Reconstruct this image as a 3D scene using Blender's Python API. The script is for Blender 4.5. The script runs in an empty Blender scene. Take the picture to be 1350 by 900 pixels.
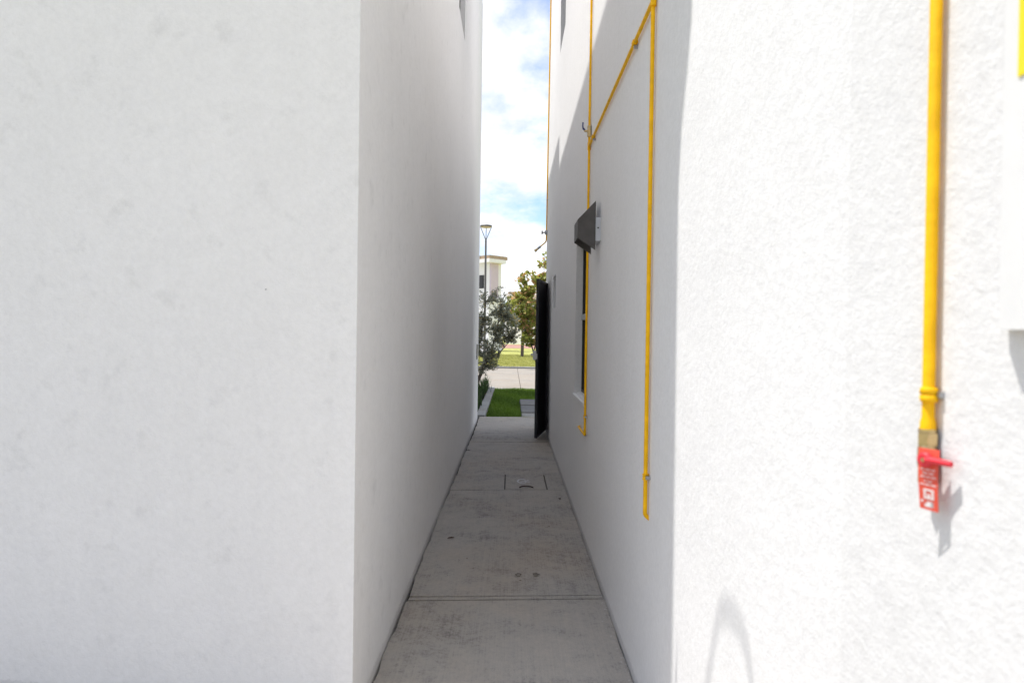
import bpy, bmesh, math, random
import numpy as np
from mathutils import Vector, Matrix
random.seed(7); rng = np.random.default_rng(7)
S = bpy.context.scene
COL = S.collection
R = math.radians

# ------------------------------------------------------------------ camera, sky, sun, exposure
cd = bpy.data.cameras.new('camera'); cam = bpy.data.objects.new('camera', cd); COL.objects.link(cam)
cd.sensor_width = 36; cd.lens = 24; cd.clip_start = .05; cd.clip_end = 3000
right = Vector((0.99990192, -0.00111118, 0.01396148)); down = Vector((0.01394969, -0.0099995, -0.9998527)); fwd = Vector((0.00125062, 0.99994939, -0.00998301))
cam.matrix_world = Matrix(((right.x, -down.x, -fwd.x, 0), (right.y, -down.y, -fwd.y, 0), (right.z, -down.z, -fwd.z, 1.42), (0, 0, 0, 1)))
cd.dof.use_dof = True; cd.dof.focus_distance = 7.0; cd.dof.aperture_fstop = 5.0
S.camera = cam

SUN = Vector((1.0, -0.215, -2.95)).normalized()          # direction the light travels
EL = math.asin(-SUN.z)
sd = bpy.data.lights.new('sun', 'SUN'); sun = bpy.data.objects.new('sun', sd); COL.objects.link(sun)
sd.energy = 2.05; sd.angle = R(.53); sd.color = (1, .965, .91)
sun.rotation_euler = SUN.to_track_quat('-Z', 'Y').to_euler(); sun.location = (-6, 2, 20)

W = bpy.data.worlds.new('World'); S.world = W; W.use_nodes = True
wn = W.node_tree.nodes; wl = W.node_tree.links; wn.clear()
def wnode(t, **k):
    n = wn.new(t)
    for a, b in k.items(): setattr(n, a, b)
    return n
sky = wnode('ShaderNodeTexSky'); sky.sky_type = 'NISHITA'; sky.sun_disc = False
sky.sun_elevation = EL; sky.sun_rotation = math.atan2(-SUN.x, -SUN.y); sky.air_density = 1.0; sky.dust_density = .2; sky.ozone_density = 4.0
tc = wnode('ShaderNodeTexCoord')
sep = wnode('ShaderNodeSeparateXYZ'); wl.new(tc.outputs['Generated'], sep.inputs[0])
zz = wnode('ShaderNodeMath', operation='ADD'); wl.new(sep.outputs['Z'], zz.inputs[0]); zz.inputs[1].default_value = .16
zm = wnode('ShaderNodeMath', operation='MAXIMUM'); wl.new(zz.outputs[0], zm.inputs[0]); zm.inputs[1].default_value = .05
dv = wnode('ShaderNodeVectorMath', operation='DIVIDE'); wl.new(tc.outputs['Generated'], dv.inputs[0])
cb = wnode('ShaderNodeCombineXYZ')
for i in range(3): wl.new(zm.outputs[0], cb.inputs[i])
wl.new(cb.outputs[0], dv.inputs[1])
nz = wnode('ShaderNodeTexNoise'); nz.inputs['Scale'].default_value = 1.75; nz.inputs['Detail'].default_value = 9; nz.inputs['Roughness'].default_value = .58
mp = wnode('ShaderNodeMapping'); mp.inputs['Location'].default_value = (3.3, 1.9, 0); mp.inputs['Scale'].default_value = (1.5, 1, 1)
wl.new(dv.outputs[0], mp.inputs[0]); wl.new(mp.outputs[0], nz.inputs[0])
cr = wnode('ShaderNodeValToRGB'); cr.color_ramp.elements[0].position = .36; cr.color_ramp.elements[1].position = .56
wl.new(nz.outputs[0], cr.inputs[0])
mx = wnode('ShaderNodeMix', data_type='RGBA'); wl.new(cr.outputs[0], mx.inputs[0]); skm = wnode('ShaderNodeVectorMath', operation='MULTIPLY'); skm.inputs[1].default_value = (.60, .555, .575); wl.new(sky.outputs[0], skm.inputs[0]); wl.new(skm.outputs[0], mx.inputs[6]); 
nz2 = wnode('ShaderNodeTexNoise'); nz2.inputs['Scale'].default_value = 3.4; nz2.inputs['Detail'].default_value = 7; nz2.inputs['Roughness'].default_value = .55; wl.new(mp.outputs[0], nz2.inputs[0])
cr2 = wnode('ShaderNodeValToRGB'); cr2.color_ramp.elements[0].position = .35; cr2.color_ramp.elements[1].position = .6; wl.new(nz2.outputs[0], cr2.inputs[0])
cr2.color_ramp.elements[0].color = (.76, .79, .85, 1); cr2.color_ramp.elements[1].color = (.97, .97, .98, 1)
cl = wnode('ShaderNodeVectorMath', operation='SCALE'); cl.inputs['Scale'].default_value = 3.3; wl.new(cr2.outputs[0], cl.inputs[0]); wl.new(cl.outputs[0], mx.inputs[7])
bg = wnode('ShaderNodeBackground'); bg.inputs['Strength'].default_value = .147
wo = wnode('ShaderNodeOutputWorld'); wl.new(mx.outputs[2], bg.inputs[0]); wl.new(bg.outputs[0], wo.inputs[0])

S.view_settings.view_transform = 'Standard'; S.view_settings.look = 'None'; S.view_settings.gamma = 1
S.view_settings.exposure = 1.43; S.view_settings.use_curve_mapping = False
S.render.engine = 'CYCLES'
cy = S.cycles; cy.max_bounces = 14; cy.diffuse_bounces = 10; cy.glossy_bounces = 4; cy.use_denoising = True
cy.caustics_reflective = False; cy.caustics_refractive = False; cy.sample_clamp_indirect = 10

# ------------------------------------------------------------------ helpers
def tag(o, label=None, cat=None, group=None, kind=None):
    if label: o['label'] = label
    if cat: o['category'] = cat
    if group: o['group'] = group
    if kind: o['kind'] = kind
    return o
def thing(name, label, cat, loc=(0, 0, 0), group=None):
    o = bpy.data.objects.new(name, None); COL.objects.link(o); o.location = loc; o.empty_display_size = .1
    return tag(o, label, cat, group)
class MB:
    def __init__(s): s.v = []; s.f = []; s.smooth = []
    def add(s, v, f, smooth=False):
        b = len(s.v); s.v += [tuple(p) for p in v]
        for q in f: s.f.append(tuple(b + i for i in q)); s.smooth.append(smooth)
        return s
    def quad(s, a, b, c, d): return s.add((a, b, c, d), ((0, 1, 2, 3),))
    def box(s, x0, x1, y0, y1, z0, z1):
        return s.add([(x0,y0,z0),(x1,y0,z0),(x1,y1,z0),(x0,y1,z0),(x0,y0,z1),(x1,y0,z1),(x1,y1,z1),(x0,y1,z1)],
                     [(3,2,1,0),(4,5,6,7),(0,1,5,4),(1,2,6,5),(2,3,7,6),(3,0,4,7)])
    def tube(s, pts, r, n=12, caps=True):
        pts = [Vector(p) for p in pts]; rs = r if isinstance(r, (list, tuple)) else [r] * len(pts)
        up = None; rings = []
        for i, p in enumerate(pts):
            a = pts[max(i-1, 0)]; b = pts[min(i+1, len(pts)-1)]; t = (b - a).normalized()
            if up is None:
                up = Vector((0, 0, 1)) if abs(t.z) < .9 else Vector((1, 0, 0))
            u = (up - t * up.dot(t)).normalized(); w = t.cross(u); up = u
            rings.append([p + (u * math.cos(2*math.pi*k/n) + w * math.sin(2*math.pi*k/n)) * rs[i] for k in range(n)])
        v = [q for rg in rings for q in rg]; f = []
        for i in range(len(rings) - 1):
            for k in range(n): f.append((i*n+k, i*n+(k+1) % n, (i+1)*n+(k+1) % n, (i+1)*n+k))
        s.add(v, f, True)
        if caps:
            s.add(rings[0], [tuple(range(n-1, -1, -1))]); s.add(rings[-1], [tuple(range(n))])
        return s
    def build(s, name, mat, parent=None, bevel=0, seg=2):
        me = bpy.data.meshes.new(name); me.from_pydata(s.v, [], s.f)
        me.polygons.foreach_set('use_smooth', s.smooth); me.materials.append(mat); me.update()
        o = bpy.data.objects.new(name, me); COL.objects.link(o)
        if parent:
            o.parent = parent; o.matrix_parent_inverse = Matrix.Translation(-Vector(parent.location)) if parent.type == 'EMPTY' else Matrix()
        if bevel:
            m = o.modifiers.new('bevel', 'BEVEL'); m.width = bevel; m.segments = seg; m.limit_method = 'ANGLE'
        return o
def bend(pts, rad, n=5):
    """round the corners of a polyline, for pipes with elbows"""
    pts = [Vector(p) for p in pts]; out = [pts[0]]
    for i in range(1, len(pts) - 1):
        a, b, c = pts[i-1], pts[i], pts[i+1]
        da = (a - b).normalized(); dc = (c - b).normalized()
        r = min(rad, (a - b).length * .45, (c - b).length * .45)
        for k in range(n + 1):
            t = k / n; out.append((b + da*r) * (1-t)**2 + b * 2*t*(1-t) + (b + dc*r) * t*t)
    return out + [pts[-1]]

# ------------------------------------------------------------------ materials
def mat(name):
    m = bpy.data.materials.new(name); m.use_nodes = True
    n = m.node_tree.nodes; l = m.node_tree.links; b = n['Principled BSDF']
    return m, n, l, b
def simple(name, col, rough=.5, metal=0, noise=0, nscale=20, bump=0, bscale=200, spec=.5):
    m, n, l, b = mat(name); b.inputs['Roughness'].default_value = rough; b.inputs['Metallic'].default_value = metal
    b.inputs['Specular IOR Level'].default_value = spec
    b.inputs['Base Color'].default_value = (*col, 1)
    t = n.new('ShaderNodeTexCoord')
    if noise:
        q = n.new('ShaderNodeTexNoise'); q.inputs['Scale'].default_value = nscale; q.inputs['Detail'].default_value = 6; l.new(t.outputs['Object'], q.inputs[0])
        r = n.new('ShaderNodeValToRGB'); r.color_ramp.elements[0].position = .3; r.color_ramp.elements[1].position = .7
        r.color_ramp.elements[0].color = (*[c*(1-noise) for c in col], 1); r.color_ramp.elements[1].color = (*[min(1, c*(1+noise)) for c in col], 1)
        l.new(q.outputs[0], r.inputs[0]); l.new(r.outputs[0], b.inputs['Base Color'])
    if bump:
        q = n.new('ShaderNodeTexNoise'); q.inputs['Scale'].default_value = bscale; q.inputs['Detail'].default_value = 4; l.new(t.outputs['Object'], q.inputs[0])
        k = n.new('ShaderNodeBump'); k.inputs['Distance'].default_value = bump; l.new(q.outputs[0], k.inputs['Height']); l.new(k.outputs[0], b.inputs['Normal'])
    return m
def nmath(n, l, op, a, b=None, c=None, clamp=False):
    q = n.new('ShaderNodeMath'); q.operation = op; q.use_clamp = clamp
    for i, x in enumerate((a, b, c)):
        if x is None: continue
        if isinstance(x, (int, float)): q.inputs[i].default_value = x
        else: l.new(x, q.inputs[i])
    return q.outputs[0]
def stucco(name, col=(.890, .878, .876), fine=230, dist=.0016, coarse=0, tint=.035, dirt=0, grain=.90, smudge=0):
    """painted sand-finish render: fine grain, trowel waviness, faint rain streaks and specks"""
    m, n, l, b = mat(name); b.inputs['Roughness'].default_value = .88; b.inputs['Specular IOR Level'].default_value = .25
    t = n.new('ShaderNodeTexCoord'); P = t.outputs['Object']
    rot = n.new('ShaderNodeMapping'); rot.inputs['Rotation'].default_value = (.55, .82, .47); l.new(P, rot.inputs[0]); Q = rot.outputs[0]     # keeps noise lattices off the wall axes
    def noise(scale, detail=4, rough=.55, vec=None):
        q = n.new('ShaderNodeTexNoise'); q.inputs['Scale'].default_value = scale; q.inputs['Detail'].default_value = detail; q.inputs['Roughness'].default_value = rough
        l.new(vec or Q, q.inputs[0]); return q.outputs[0]
    g1 = noise(fine, 3, .6); g2 = noise(fine * .22, 4, .55); g3 = noise(3.0, 3)
    hgt = nmath(n, l, 'ADD', nmath(n, l, 'MULTIPLY', g1, .55), nmath(n, l, 'MULTIPLY', g2, 1.0))
    if coarse:
        mpn = n.new('ShaderNodeMapping'); mpn.inputs['Scale'].default_value = (1, .7, 1.0); mpn.inputs['Rotation'].default_value = (.5, 0, 0); l.new(P, mpn.inputs[0])
        cg = noise(105, 5, .62, mpn.outputs[0]); hgt = nmath(n, l, 'ADD', hgt, nmath(n, l, 'MULTIPLY', cg, coarse))
    k = n.new('ShaderNodeBump'); k.inputs['Distance'].default_value = dist; k.inputs['Strength'].default_value = 1; l.new(hgt, k.inputs['Height'])
    k2 = n.new('ShaderNodeBump'); k2.inputs['Distance'].default_value = .012; k2.inputs['Strength'].default_value = .5; l.new(g3, k2.inputs['Height']); l.new(k.outputs[0], k2.inputs['Normal'])
    l.new(k2.outputs[0], b.inputs['Normal'])
    ms = n.new('ShaderNodeMapping'); ms.inputs['Scale'].default_value = (9, 9, .35); l.new(P, ms.inputs[0])
    st = noise(1.0, 5, .6, ms.outputs[0]); bl = noise(1.1, 5, .6)
    rr = n.new('ShaderNodeMapRange'); rr.inputs[1].default_value = .3; rr.inputs[2].default_value = .75; rr.inputs[3].default_value = 1 + tint; rr.inputs[4].default_value = 1 - tint
    l.new(nmath(n, l, 'ADD', nmath(n, l, 'MULTIPLY', st, .25), nmath(n, l, 'ADD', nmath(n, l, 'MULTIPLY', bl, .4), nmath(n, l, 'MULTIPLY', noise(13, 4, .6), .35))), rr.inputs[0])
    sp = n.new('ShaderNodeTexVoronoi'); sp.inputs['Scale'].default_value = 3.2; l.new(P, sp.inputs[0])
    spk = nmath(n, l, 'LESS_THAN', sp.outputs['Distance'], .0125)
    val = nmath(n, l, 'MULTIPLY', rr.outputs[0], nmath(n, l, 'SUBTRACT', 1, nmath(n, l, 'MULTIPLY', spk, .45)))
    gr = n.new('ShaderNodeMapRange'); gr.inputs[1].default_value = .3; gr.inputs[2].default_value = .7; gr.inputs[3].default_value = grain; gr.inputs[4].default_value = 1.0
    l.new(nmath(n, l, 'ADD', nmath(n, l, 'MULTIPLY', g2, .65), nmath(n, l, 'MULTIPLY', g1, .35)), gr.inputs[0]); val = nmath(n, l, 'MULTIPLY', val, gr.outputs[0])
    if smudge:      # scattered grey smudges in the paint
        sm = n.new('ShaderNodeMapRange'); sm.inputs[1].default_value = .58; sm.inputs[2].default_value = .74; sm.inputs[3].default_value = 1; sm.inputs[4].default_value = 1 - smudge
        l.new(noise(8.5, 5, .62), sm.inputs[0]); val = nmath(n, l, 'MULTIPLY', val, sm.outputs[0])
    if dirt:      # splash marks along the foot of the wall
        sz = n.new('ShaderNodeSeparateXYZ'); l.new(P, sz.inputs[0])
        mz = n.new('ShaderNodeMapRange'); mz.inputs[1].default_value = .0; mz.inputs[2].default_value = .075; mz.inputs[3].default_value = .62; mz.inputs[4].default_value = 0; l.new(sz.outputs[2], mz.inputs[0])
        dn = nmath(n, l, 'GREATER_THAN', nmath(n, l, 'ADD', mz.outputs[0], nmath(n, l, 'MULTIPLY', noise(38, 6, .7), .62)), .60)
        df = n.new('ShaderNodeMapRange'); df.inputs[1].default_value = .42; df.inputs[2].default_value = .8; l.new(nmath(n, l, 'ADD', mz.outputs[0], nmath(n, l, 'MULTIPLY', noise(6, 6, .7), .55)), df.inputs[0])
        val = nmath(n, l, 'MULTIPLY', val, nmath(n, l, 'SUBTRACT', 1, nmath(n, l, 'ADD', nmath(n, l, 'MULTIPLY', dn, .10), nmath(n, l, 'MULTIPLY', df.outputs[0], .16))))
    mxx = n.new('ShaderNodeVectorMath'); mxx.operation = 'SCALE'; mxx.inputs[0].default_value = col; l.new(val, mxx.inputs['Scale'])
    l.new(mxx.outputs[0], b.inputs['Base Color'])
    return m
def concrete(name, col, dark=.6, broom=True, xedge=None):
    m, n, l, b = mat(name); b.inputs['Roughness'].default_value = .8; b.inputs['Specular IOR Level'].default_value = .35
    t = n.new('ShaderNodeTexCoord'); P = t.outputs['Object']
    rot = n.new('ShaderNodeMapping'); rot.inputs['Rotation'].default_value = (.55, .82, .47); l.new(P, rot.inputs[0]); Q = rot.outputs[0]     # keeps noise lattices off the wall axes
    def noise(scale, detail=5, rough=.6, vec=None, dist=0):
        q = n.new('ShaderNodeTexNoise'); q.inputs['Scale'].default_value = scale; q.inputs['Detail'].default_value = detail; q.inputs['Roughness'].default_value = rough
        q.inputs['Distortion'].default_value = dist; l.new(vec or Q, q.inputs[0]); return q.outputs[0]
    big = noise(1.3, 7, .68, dist=.6); mid = noise(9, 6, .7); fin = noise(160, 3)
    mp2 = n.new('ShaderNodeMapping'); mp2.inputs['Scale'].default_value = (130, 2.2, 1); l.new(P, mp2.inputs[0])
    br = noise(1, 4, .6, mp2.outputs[0])
    s = nmath(n, l, 'ADD', nmath(n, l, 'ADD', nmath(n, l, 'MULTIPLY', big, .36), nmath(n, l, 'MULTIPLY', noise(45, 4, .7), .26)), nmath(n, l, 'MULTIPLY', mid, .28))
    s = nmath(n, l, 'ADD', s, nmath(n, l, 'MULTIPLY', br, .18 if broom else .02)); s = nmath(n, l, 'ADD', s, nmath(n, l, 'MULTIPLY', fin, .16))
    r = n.new('ShaderNodeValToRGB'); e = r.color_ramp.elements
    e[0].position = .48; e[1].position = .76
    e[0].color = (col[0]*dark, col[1]*dark*1.01, col[2]*dark*1.04, 1); e[1].color = (col[0]*1.22, col[1]*1.2, col[2]*1.16, 1)
    x = e.new(.61); x.color = (*col, 1); l.new(s, r.inputs[0]); base = r.outputs[0]
    # warm dusty patches
    wm = n.new('ShaderNodeMix'); wm.data_type = 'RGBA'; wm.blend_type = 'MULTIPLY'; wm.inputs[7].default_value = (1.0, .93, .86, 1)
    wr = n.new('ShaderNodeMapRange'); wr.inputs[1].default_value = .45; wr.inputs[2].default_value = .7; l.new(noise(.9, 4, .6), wr.inputs[0]); l.new(wr.outputs[0], wm.inputs[0]); l.new(base, wm.inputs[6]); base = wm.outputs[2]
    # paint specks
    v = n.new('ShaderNodeTexVoronoi'); v.inputs['Scale'].default_value = 7; l.new(P, v.inputs[0])
    sp = nmath(n, l, 'LESS_THAN', v.outputs['Distance'], .035)
    if xedge:
        sx = n.new('ShaderNodeSeparateXYZ'); l.new(P, sx.inputs[0])
        ed = n.new('ShaderNodeMapRange'); ed.inputs[1].default_value = xedge - .09; ed.inputs[2].default_value = xedge; l.new(sx.outputs[0], ed.inputs[0])
        sp2 = nmath(n, l, 'GREATER_THAN', nmath(n, l, 'ADD', noise(60, 4, .6), nmath(n, l, 'MULTIPLY', ed.outputs[0], .17)), .76)
        sp = nmath(n, l, 'MAXIMUM', sp, sp2)
    pm = n.new('ShaderNodeMix'); pm.data_type = 'RGBA'; l.new(nmath(n, l, 'MULTIPLY', sp, .5), pm.inputs[0]); l.new(base, pm.inputs[6]); pm.inputs[7].default_value = (.6, .6, .6, 1)
    l.new(pm.outputs[2], b.inputs['Base Color'])
    k = n.new('ShaderNodeBump'); k.inputs['Distance'].default_value = .0022
    l.new(nmath(n, l, 'ADD', nmath(n, l, 'MULTIPLY', br, .35 if broom else 0), nmath(n, l, 'ADD', fin, nmath(n, l, 'MULTIPLY', mid, .4))), k.inputs['Height']); l.new(k.outputs[0], b.inputs['Normal'])
    return m
def leafmat(name, trans=.35, rough=.5):
    m, n, l, b = mat(name); a = n.new('ShaderNodeVertexColor'); a.layer_name = 'leaf'
    l.new(a.outputs[0], b.inputs['Base Color']); b.inputs['Roughness'].default_value = rough
    tr = n.new('ShaderNodeBsdfTranslucent'); l.new(a.outputs[0], tr.inputs[0])
    ms = n.new('ShaderNodeMixShader'); ms.inputs[0].default_value = trans; l.new(b.outputs[0], ms.inputs[1]); l.new(tr.outputs[0], ms.inputs[2])
    l.new(ms.outputs[0], n['Material Output'].inputs['Surface'])
    return m
M = {}
M['stucco'] = stucco('white_stucco', (.832, .832, .838), dirt=1)
M['stucco_left'] = stucco('white_stucco_worn', (.902, .892, .886), fine=200, tint=.05, dirt=1, grain=.93, smudge=.09)
M['stucco_rough'] = stucco('white_stucco_rough', (.795, .795, .80), dist=.0012, coarse=.75)
M['far_stucco'] = stucco('far_stucco', fine=20, dist=.002)
M['lavender_shade'] = simple('far_lavender_shade', (.62, .52, .60), .85, noise=.03, nscale=2)  # shade on the white far house, put into the colour
M['terracotta'] = simple('roof_tile', (.42, .31, .22), .8, noise=.25, nscale=8)
M['slab'] = concrete('walkway_concrete', (.395, .370, .338), .44, True, .52)
M['pad'] = concrete('pad_concrete', (.20, .20, .20), .7, False)
M['bounce'] = concrete('bounce_concrete', (.20, .19, .18), .7, False)  # tone set for the light it bounces onto the left house
M['kerb'] = concrete('kerb_concrete', (.38, .38, .37), .7, False)
M['road'] = concrete('road_concrete', (.315, .285, .245), .80, False)
M['earth'] = simple('dark_earth', (.05, .045, .04), .95, noise=.4, nscale=30, bump=.01, bscale=40)
M['yellow'] = simple('yellow_gas_paint', (.92, .50, .002), .55, spec=.25, noise=.12, nscale=30, bump=.0004, bscale=120)
M['yellow_sign'] = simple('yellow_print', (.90, .74, .02), .4, noise=.02)
M['brass'] = simple('brass', (.62, .47, .24), .35, .9, noise=.15, nscale=60)
M['zinc'] = simple('galvanised', (.42, .43, .45), .4, .8, noise=.15, nscale=60)
M['steel'] = simple('steel', (.72, .72, .71), .35, .4, noise=.08, nscale=40)
M['blue'] = simple('blue_lever', (.03, .05, .20), .4, noise=.1)
M['red'] = simple('red_lever', (.72, .03, .05), .45, noise=.08, nscale=40)
M['tag_red'] = simple('red_tag', (.78, .10, .06), .5, noise=.06, nscale=60)
M['print'] = simple('white_print', (.82, .72, .70), .6, noise=.05)
M['hood'] = simple('brown_grey_sheet', (.088, .082, .080), .55, noise=.12, nscale=25, spec=.35)
M['flange'] = simple('white_sheet', (.56, .58, .63), .4, noise=.03)
M['cabinet'] = simple('white_cabinet_paint', (.80, .80, .80), .4, noise=.02)
M['black'] = simple('black_frame', (.018, .017, .017), .45, noise=.2, nscale=20)
M['glass'] = simple('dark_glass', (.012, .013, .015), .06, noise=.1, nscale=4)
M['frost'] = simple('frosted_glass', (.36, .37, .39), .35, noise=.04, nscale=30)
M['alu'] = simple('grey_aluminium', (.45, .46, .47), .4, .6, noise=.06)
M['gate'] = simple('charcoal_gate', (.020, .018, .020), .50, noise=.3, nscale=120, bump=.0015, bscale=260)
M['dark'] = simple('dark_metal', (.03, .03, .032), .45, .3, noise=.15)
M['paint'] = simple('white_floor_paint', (.62, .63, .65), .8, noise=.25, nscale=60)
M['rust'] = simple('rusty_bar', (.045, .022, .018), .8, noise=.3, nscale=60)
M['lamp_grey'] = simple('lamp_post_grey', (.13, .125, .12), .5, .3, noise=.06)
M['lamp_lens'] = simple('lamp_lens', (.62, .52, .34), .35, noise=.05)
M['bark'] = simple('bark', (.12, .095, .075), .9, noise=.4, nscale=25, bump=.004, bscale=60)
M['leaf'] = leafmat('leaves', .45); M['grass'] = leafmat('grass', .3, .6)
M['redpath'] = simple('red_brick_path', (.34, .18, .14), .85, noise=.15, nscale=3)
M['shadow_caster'] = simple('grey_shadow_caster', (.12, .12, .12), .6, noise=.05)  # for the unseen shadow-casting loop and rod
def lawnmat():
    m, n, l, b = mat('far_lawn'); b.inputs['Roughness'].default_value = .9; b.inputs['Specular IOR Level'].default_value = .1
    t = n.new('ShaderNodeTexCoord')
    q = n.new('ShaderNodeTexNoise'); q.inputs['Scale'].default_value = 1.4; q.inputs['Detail'].default_value = 10; q.inputs['Roughness'].default_value = .75; l.new(t.outputs['Object'], q.inputs[0])
    r = n.new('ShaderNodeValToRGB'); e = r.color_ramp.elements; e[0].position = .33; e[1].position = .68
    e[0].color = (.24, .27, .07, 1); e[1].color = (.50, .48, .17, 1); l.new(q.outputs[0], r.inputs[0]); l.new(r.outputs[0], b.inputs['Base Color'])
    k = n.new('ShaderNodeBump'); k.inputs['Distance'].default_value = .05; q2 = n.new('ShaderNodeTexNoise'); q2.inputs['Scale'].default_value = 25; q2.inputs['Detail'].default_value = 5
    l.new(t.outputs['Object'], q2.inputs[0]); l.new(q2.outputs[0], k.inputs['Height']); l.new(k.outputs[0], b.inputs['Normal'])
    return m
M['lawn'] = lawnmat()

# ------------------------------------------------------------------ ground, lawn, road
XL, XR = -.549, .524
def sheet(name, x0, x1, y0, y1, z, m):
    mb = MB(); mb.quad((x0, y0, z), (x1, y0, z), (x1, y1, z), (x0, y1, z)); o = mb.build(name, m); return tag(o, kind='structure')
sheet('ground', -900, 900, -60, 1800, -.20, M['lawn'])
sheet('yard_soil', -12, 12, -8, 11.70, -.06, M['earth'])
yp = tag(MB().box(-9, -.62, -7, 2.42, -.058, -.05).build('bounce_paving', M['earth']), kind='structure')  # unseen paving added to bounce light onto the left house's rear face
for i in range(8):
    for j in range(7):
        x0 = -9.0 + i*1.05; y0 = -6.9 + j*1.3
        MB().box(x0, x0 + 1.04, y0, y0 + 1.29, -.049, -.006).build('bounce_slab', M['bounce'], yp)
sheet('front_lawn_soil', -.42, 9, 11.70, 18.55, -.075, M['earth'])
sheet('planter_soil', -6, -.60, 11.70, 18.5, -.03, M['earth'])
# concrete road as separate bays with joints
rd = tag(MB().add([(-60, 18.7, -.165), (60, 18.7, -.165), (60, 30.8, -.165), (-60, 30.8, -.165)], [(0, 1, 2, 3)]).build('road', M['earth']), kind='structure')
for i in range(12):
    for j in range(3):
        x0 = -24 + i*4 + .3; y0 = 18.75 + j*4.0
        MB().box(x0, x0 + 3.985, y0, y0 + 3.98, -.16, -.10).build('road_bay', M['road'], rd)
for s in range(-4, 5):
    MB().box(s*5.0, s*5.0 + 4.985, 18.57, 18.73, -.16, -.055).build('kerb_stone', M['kerb'], rd, .012)
    MB().box(s*5.0, s*5.0 + 4.985, 30.76, 30.94, -.16, -.02).build('kerb_stone', M['kerb'], rd, .012)
sheet('bounce_pavement', -40, -1.5, 50, 74, -.045, M['kerb'])  # hidden sheet added to cut the lawn's green bounce on the far house
sheet('far_lawn', -200, 200, 30.95, 74, -.06, M['lawn'])
sheet('red_path', -200, 200, 74, 100, -.05, M['redpath'])
sheet('far_lawn_beyond_path', -200, 200, 100, 160, -.04, M['lawn'])

# ------------------------------------------------------------------ walkway slabs
wk = tag(MB().box(-.60, .58, -3.0, 11.78, -.075, -.035).build('walkway', M['earth']), kind='structure')
def ledge(y):
    return -.540 + .004*math.sin(y*2.1) + .003*math.sin(y*5.3 + 1) + .004*math.sin(y*13.7) + .002*math.sin(y*31) + min(.02, max(0, (y - 6))*.005)
def redge(y):
    return .5205 + .0022*math.sin(y*7.7) + .0018*math.sin(y*19.1 + 2)
def slab(y0, y1, z=0, hole=None, skew=.0, label=None):
    ys = list(np.linspace(y0, y1, max(6, int((y1 - y0) / .06))))
    if hole: ys = sorted(ys + [hole[2], hole[3]])
    mb = MB()
    def cols(y):
        c = [ledge(y), redge(y)]
        if hole: c = [c[0], hole[0], hole[1], c[1]]
        return c
    def Y(x, y): return y + skew*(x)*1.0
    for a, b in zip(ys[:-1], ys[1:]):
        ca, cb_ = cols(a), cols(b)
        for k in range(len(ca) - 1):
            if hole and k == 1 and a >= hole[2] - 1e-6 and b <= hole[3] + 1e-6: continue
            mb.quad((ca[k], Y(ca[k], a), z), (ca[k+1], Y(ca[k+1], a), z), (cb_[k+1], Y(cb_[k+1], b), z), (cb_[k], Y(cb_[k], b), z))
        mb.quad((ca[0], Y(ca[0], a), -.034), (ca[0], Y(ca[0], a), z), (cb_[0], Y(cb_[0], b), z), (cb_[0], Y(cb_[0], b), -.034))
    for y, s in ((y0, 1), (y1, -1)):
        c = cols(y); mb.quad((c[0], Y(c[0], y), -.034), (c[-1], Y(c[-1], y), -.034), (c[-1], Y(c[-1], y), z), (c[0], Y(c[0], y), z))
    if hole:
        h = hole
        for (p, q) in (((h[0], h[2]), (h[1], h[2])), ((h[1], h[2]), (h[1], h[3])), ((h[1], h[3]), (h[0], h[3])), ((h[0], h[3]), (h[0], h[2]))):
            mb.quad((p[0], Y(*p), -.034), (q[0], Y(*q), -.034), (q[0], Y(*q), z), (p[0], Y(*p), z))
    return mb.build('slab', M['slab'], wk)
slab(-3.0, 3.640, 0, None, .06)
slab(3.664, 3.700, -.003, None, .06)
slab(3.708, 6.22, 0, None, .055)
HB = (-.046, .356, 6.25, 6.91)
slab(6.224, 8.995, .001, HB, .04)
slab(9.010, 11.78, .002, None, .08)
M['stain'] = simple('brown_stain', (.19, .165, .135), .9, noise=.35, nscale=40)
def blob(x, y, r, inner=0, seed=0):
    mb = MB(); n_ = 22; rr = random.Random(seed); rad = [r*rr.uniform(.75, 1.2) for _ in range(n_)]
    o_ = [(x + rad[i]*math.cos(6.283*i/n_), y + 1.5*rad[i]*math.sin(6.283*i/n_), .0042) for i in range(n_)]
    i_ = [(x + inner*math.cos(6.283*i/n_), y + 1.5*inner*math.sin(6.283*i/n_), .0042) for i in range(n_)]
    if inner: mb.add(o_ + i_, [(i, (i+1) % n_, n_ + (i+1) % n_, n_ + i) for i in range(n_)])
    else: mb.add(o_, [tuple(range(n_))])
    return mb.build('stain', M['stain'], wk)
blob(.062, 4.02, .019, .011, 1); blob(.165, 4.03, .020, 0, 2); blob(.072, 3.93, .007, 0, 3); blob(-.26, 4.30, .006, 0, 5); blob(-.21, 4.12, .005, 0, 6); blob(.30, 5.05, .008, 0, 7)
for i, (x, y, lb) in enumerate(((-.40, 4.72, 'small dry leaf on the walkway beside the left wall'), (.44, 5.9, 'small curled dry leaf on the walkway by the right wall beyond the pipe'), (-.50, 8.3, 'small dry leaf on the walkway near the far left edge'))):
    lf = MB(); a_ = 1.1*i + .4; c_, s_ = math.cos(a_), math.sin(a_)
    sh = [(-.028, 0, .004), (-.010, .011, .010), (.012, .010, .011), (.030, 0, .005), (.012, -.010, .008), (-.010, -.011, .007)]
    lf.add([(x + u*c_ - v_*s_, y + u*s_ + v_*c_, w_ + .001) for u, v_, w_ in sh], [(0, 1, 2, 3), (0, 3, 4, 5)])
    tag(lf.build('dry_leaf', M['rust']), lb, 'leaf', 'dry leaves on the walkway')
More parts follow.
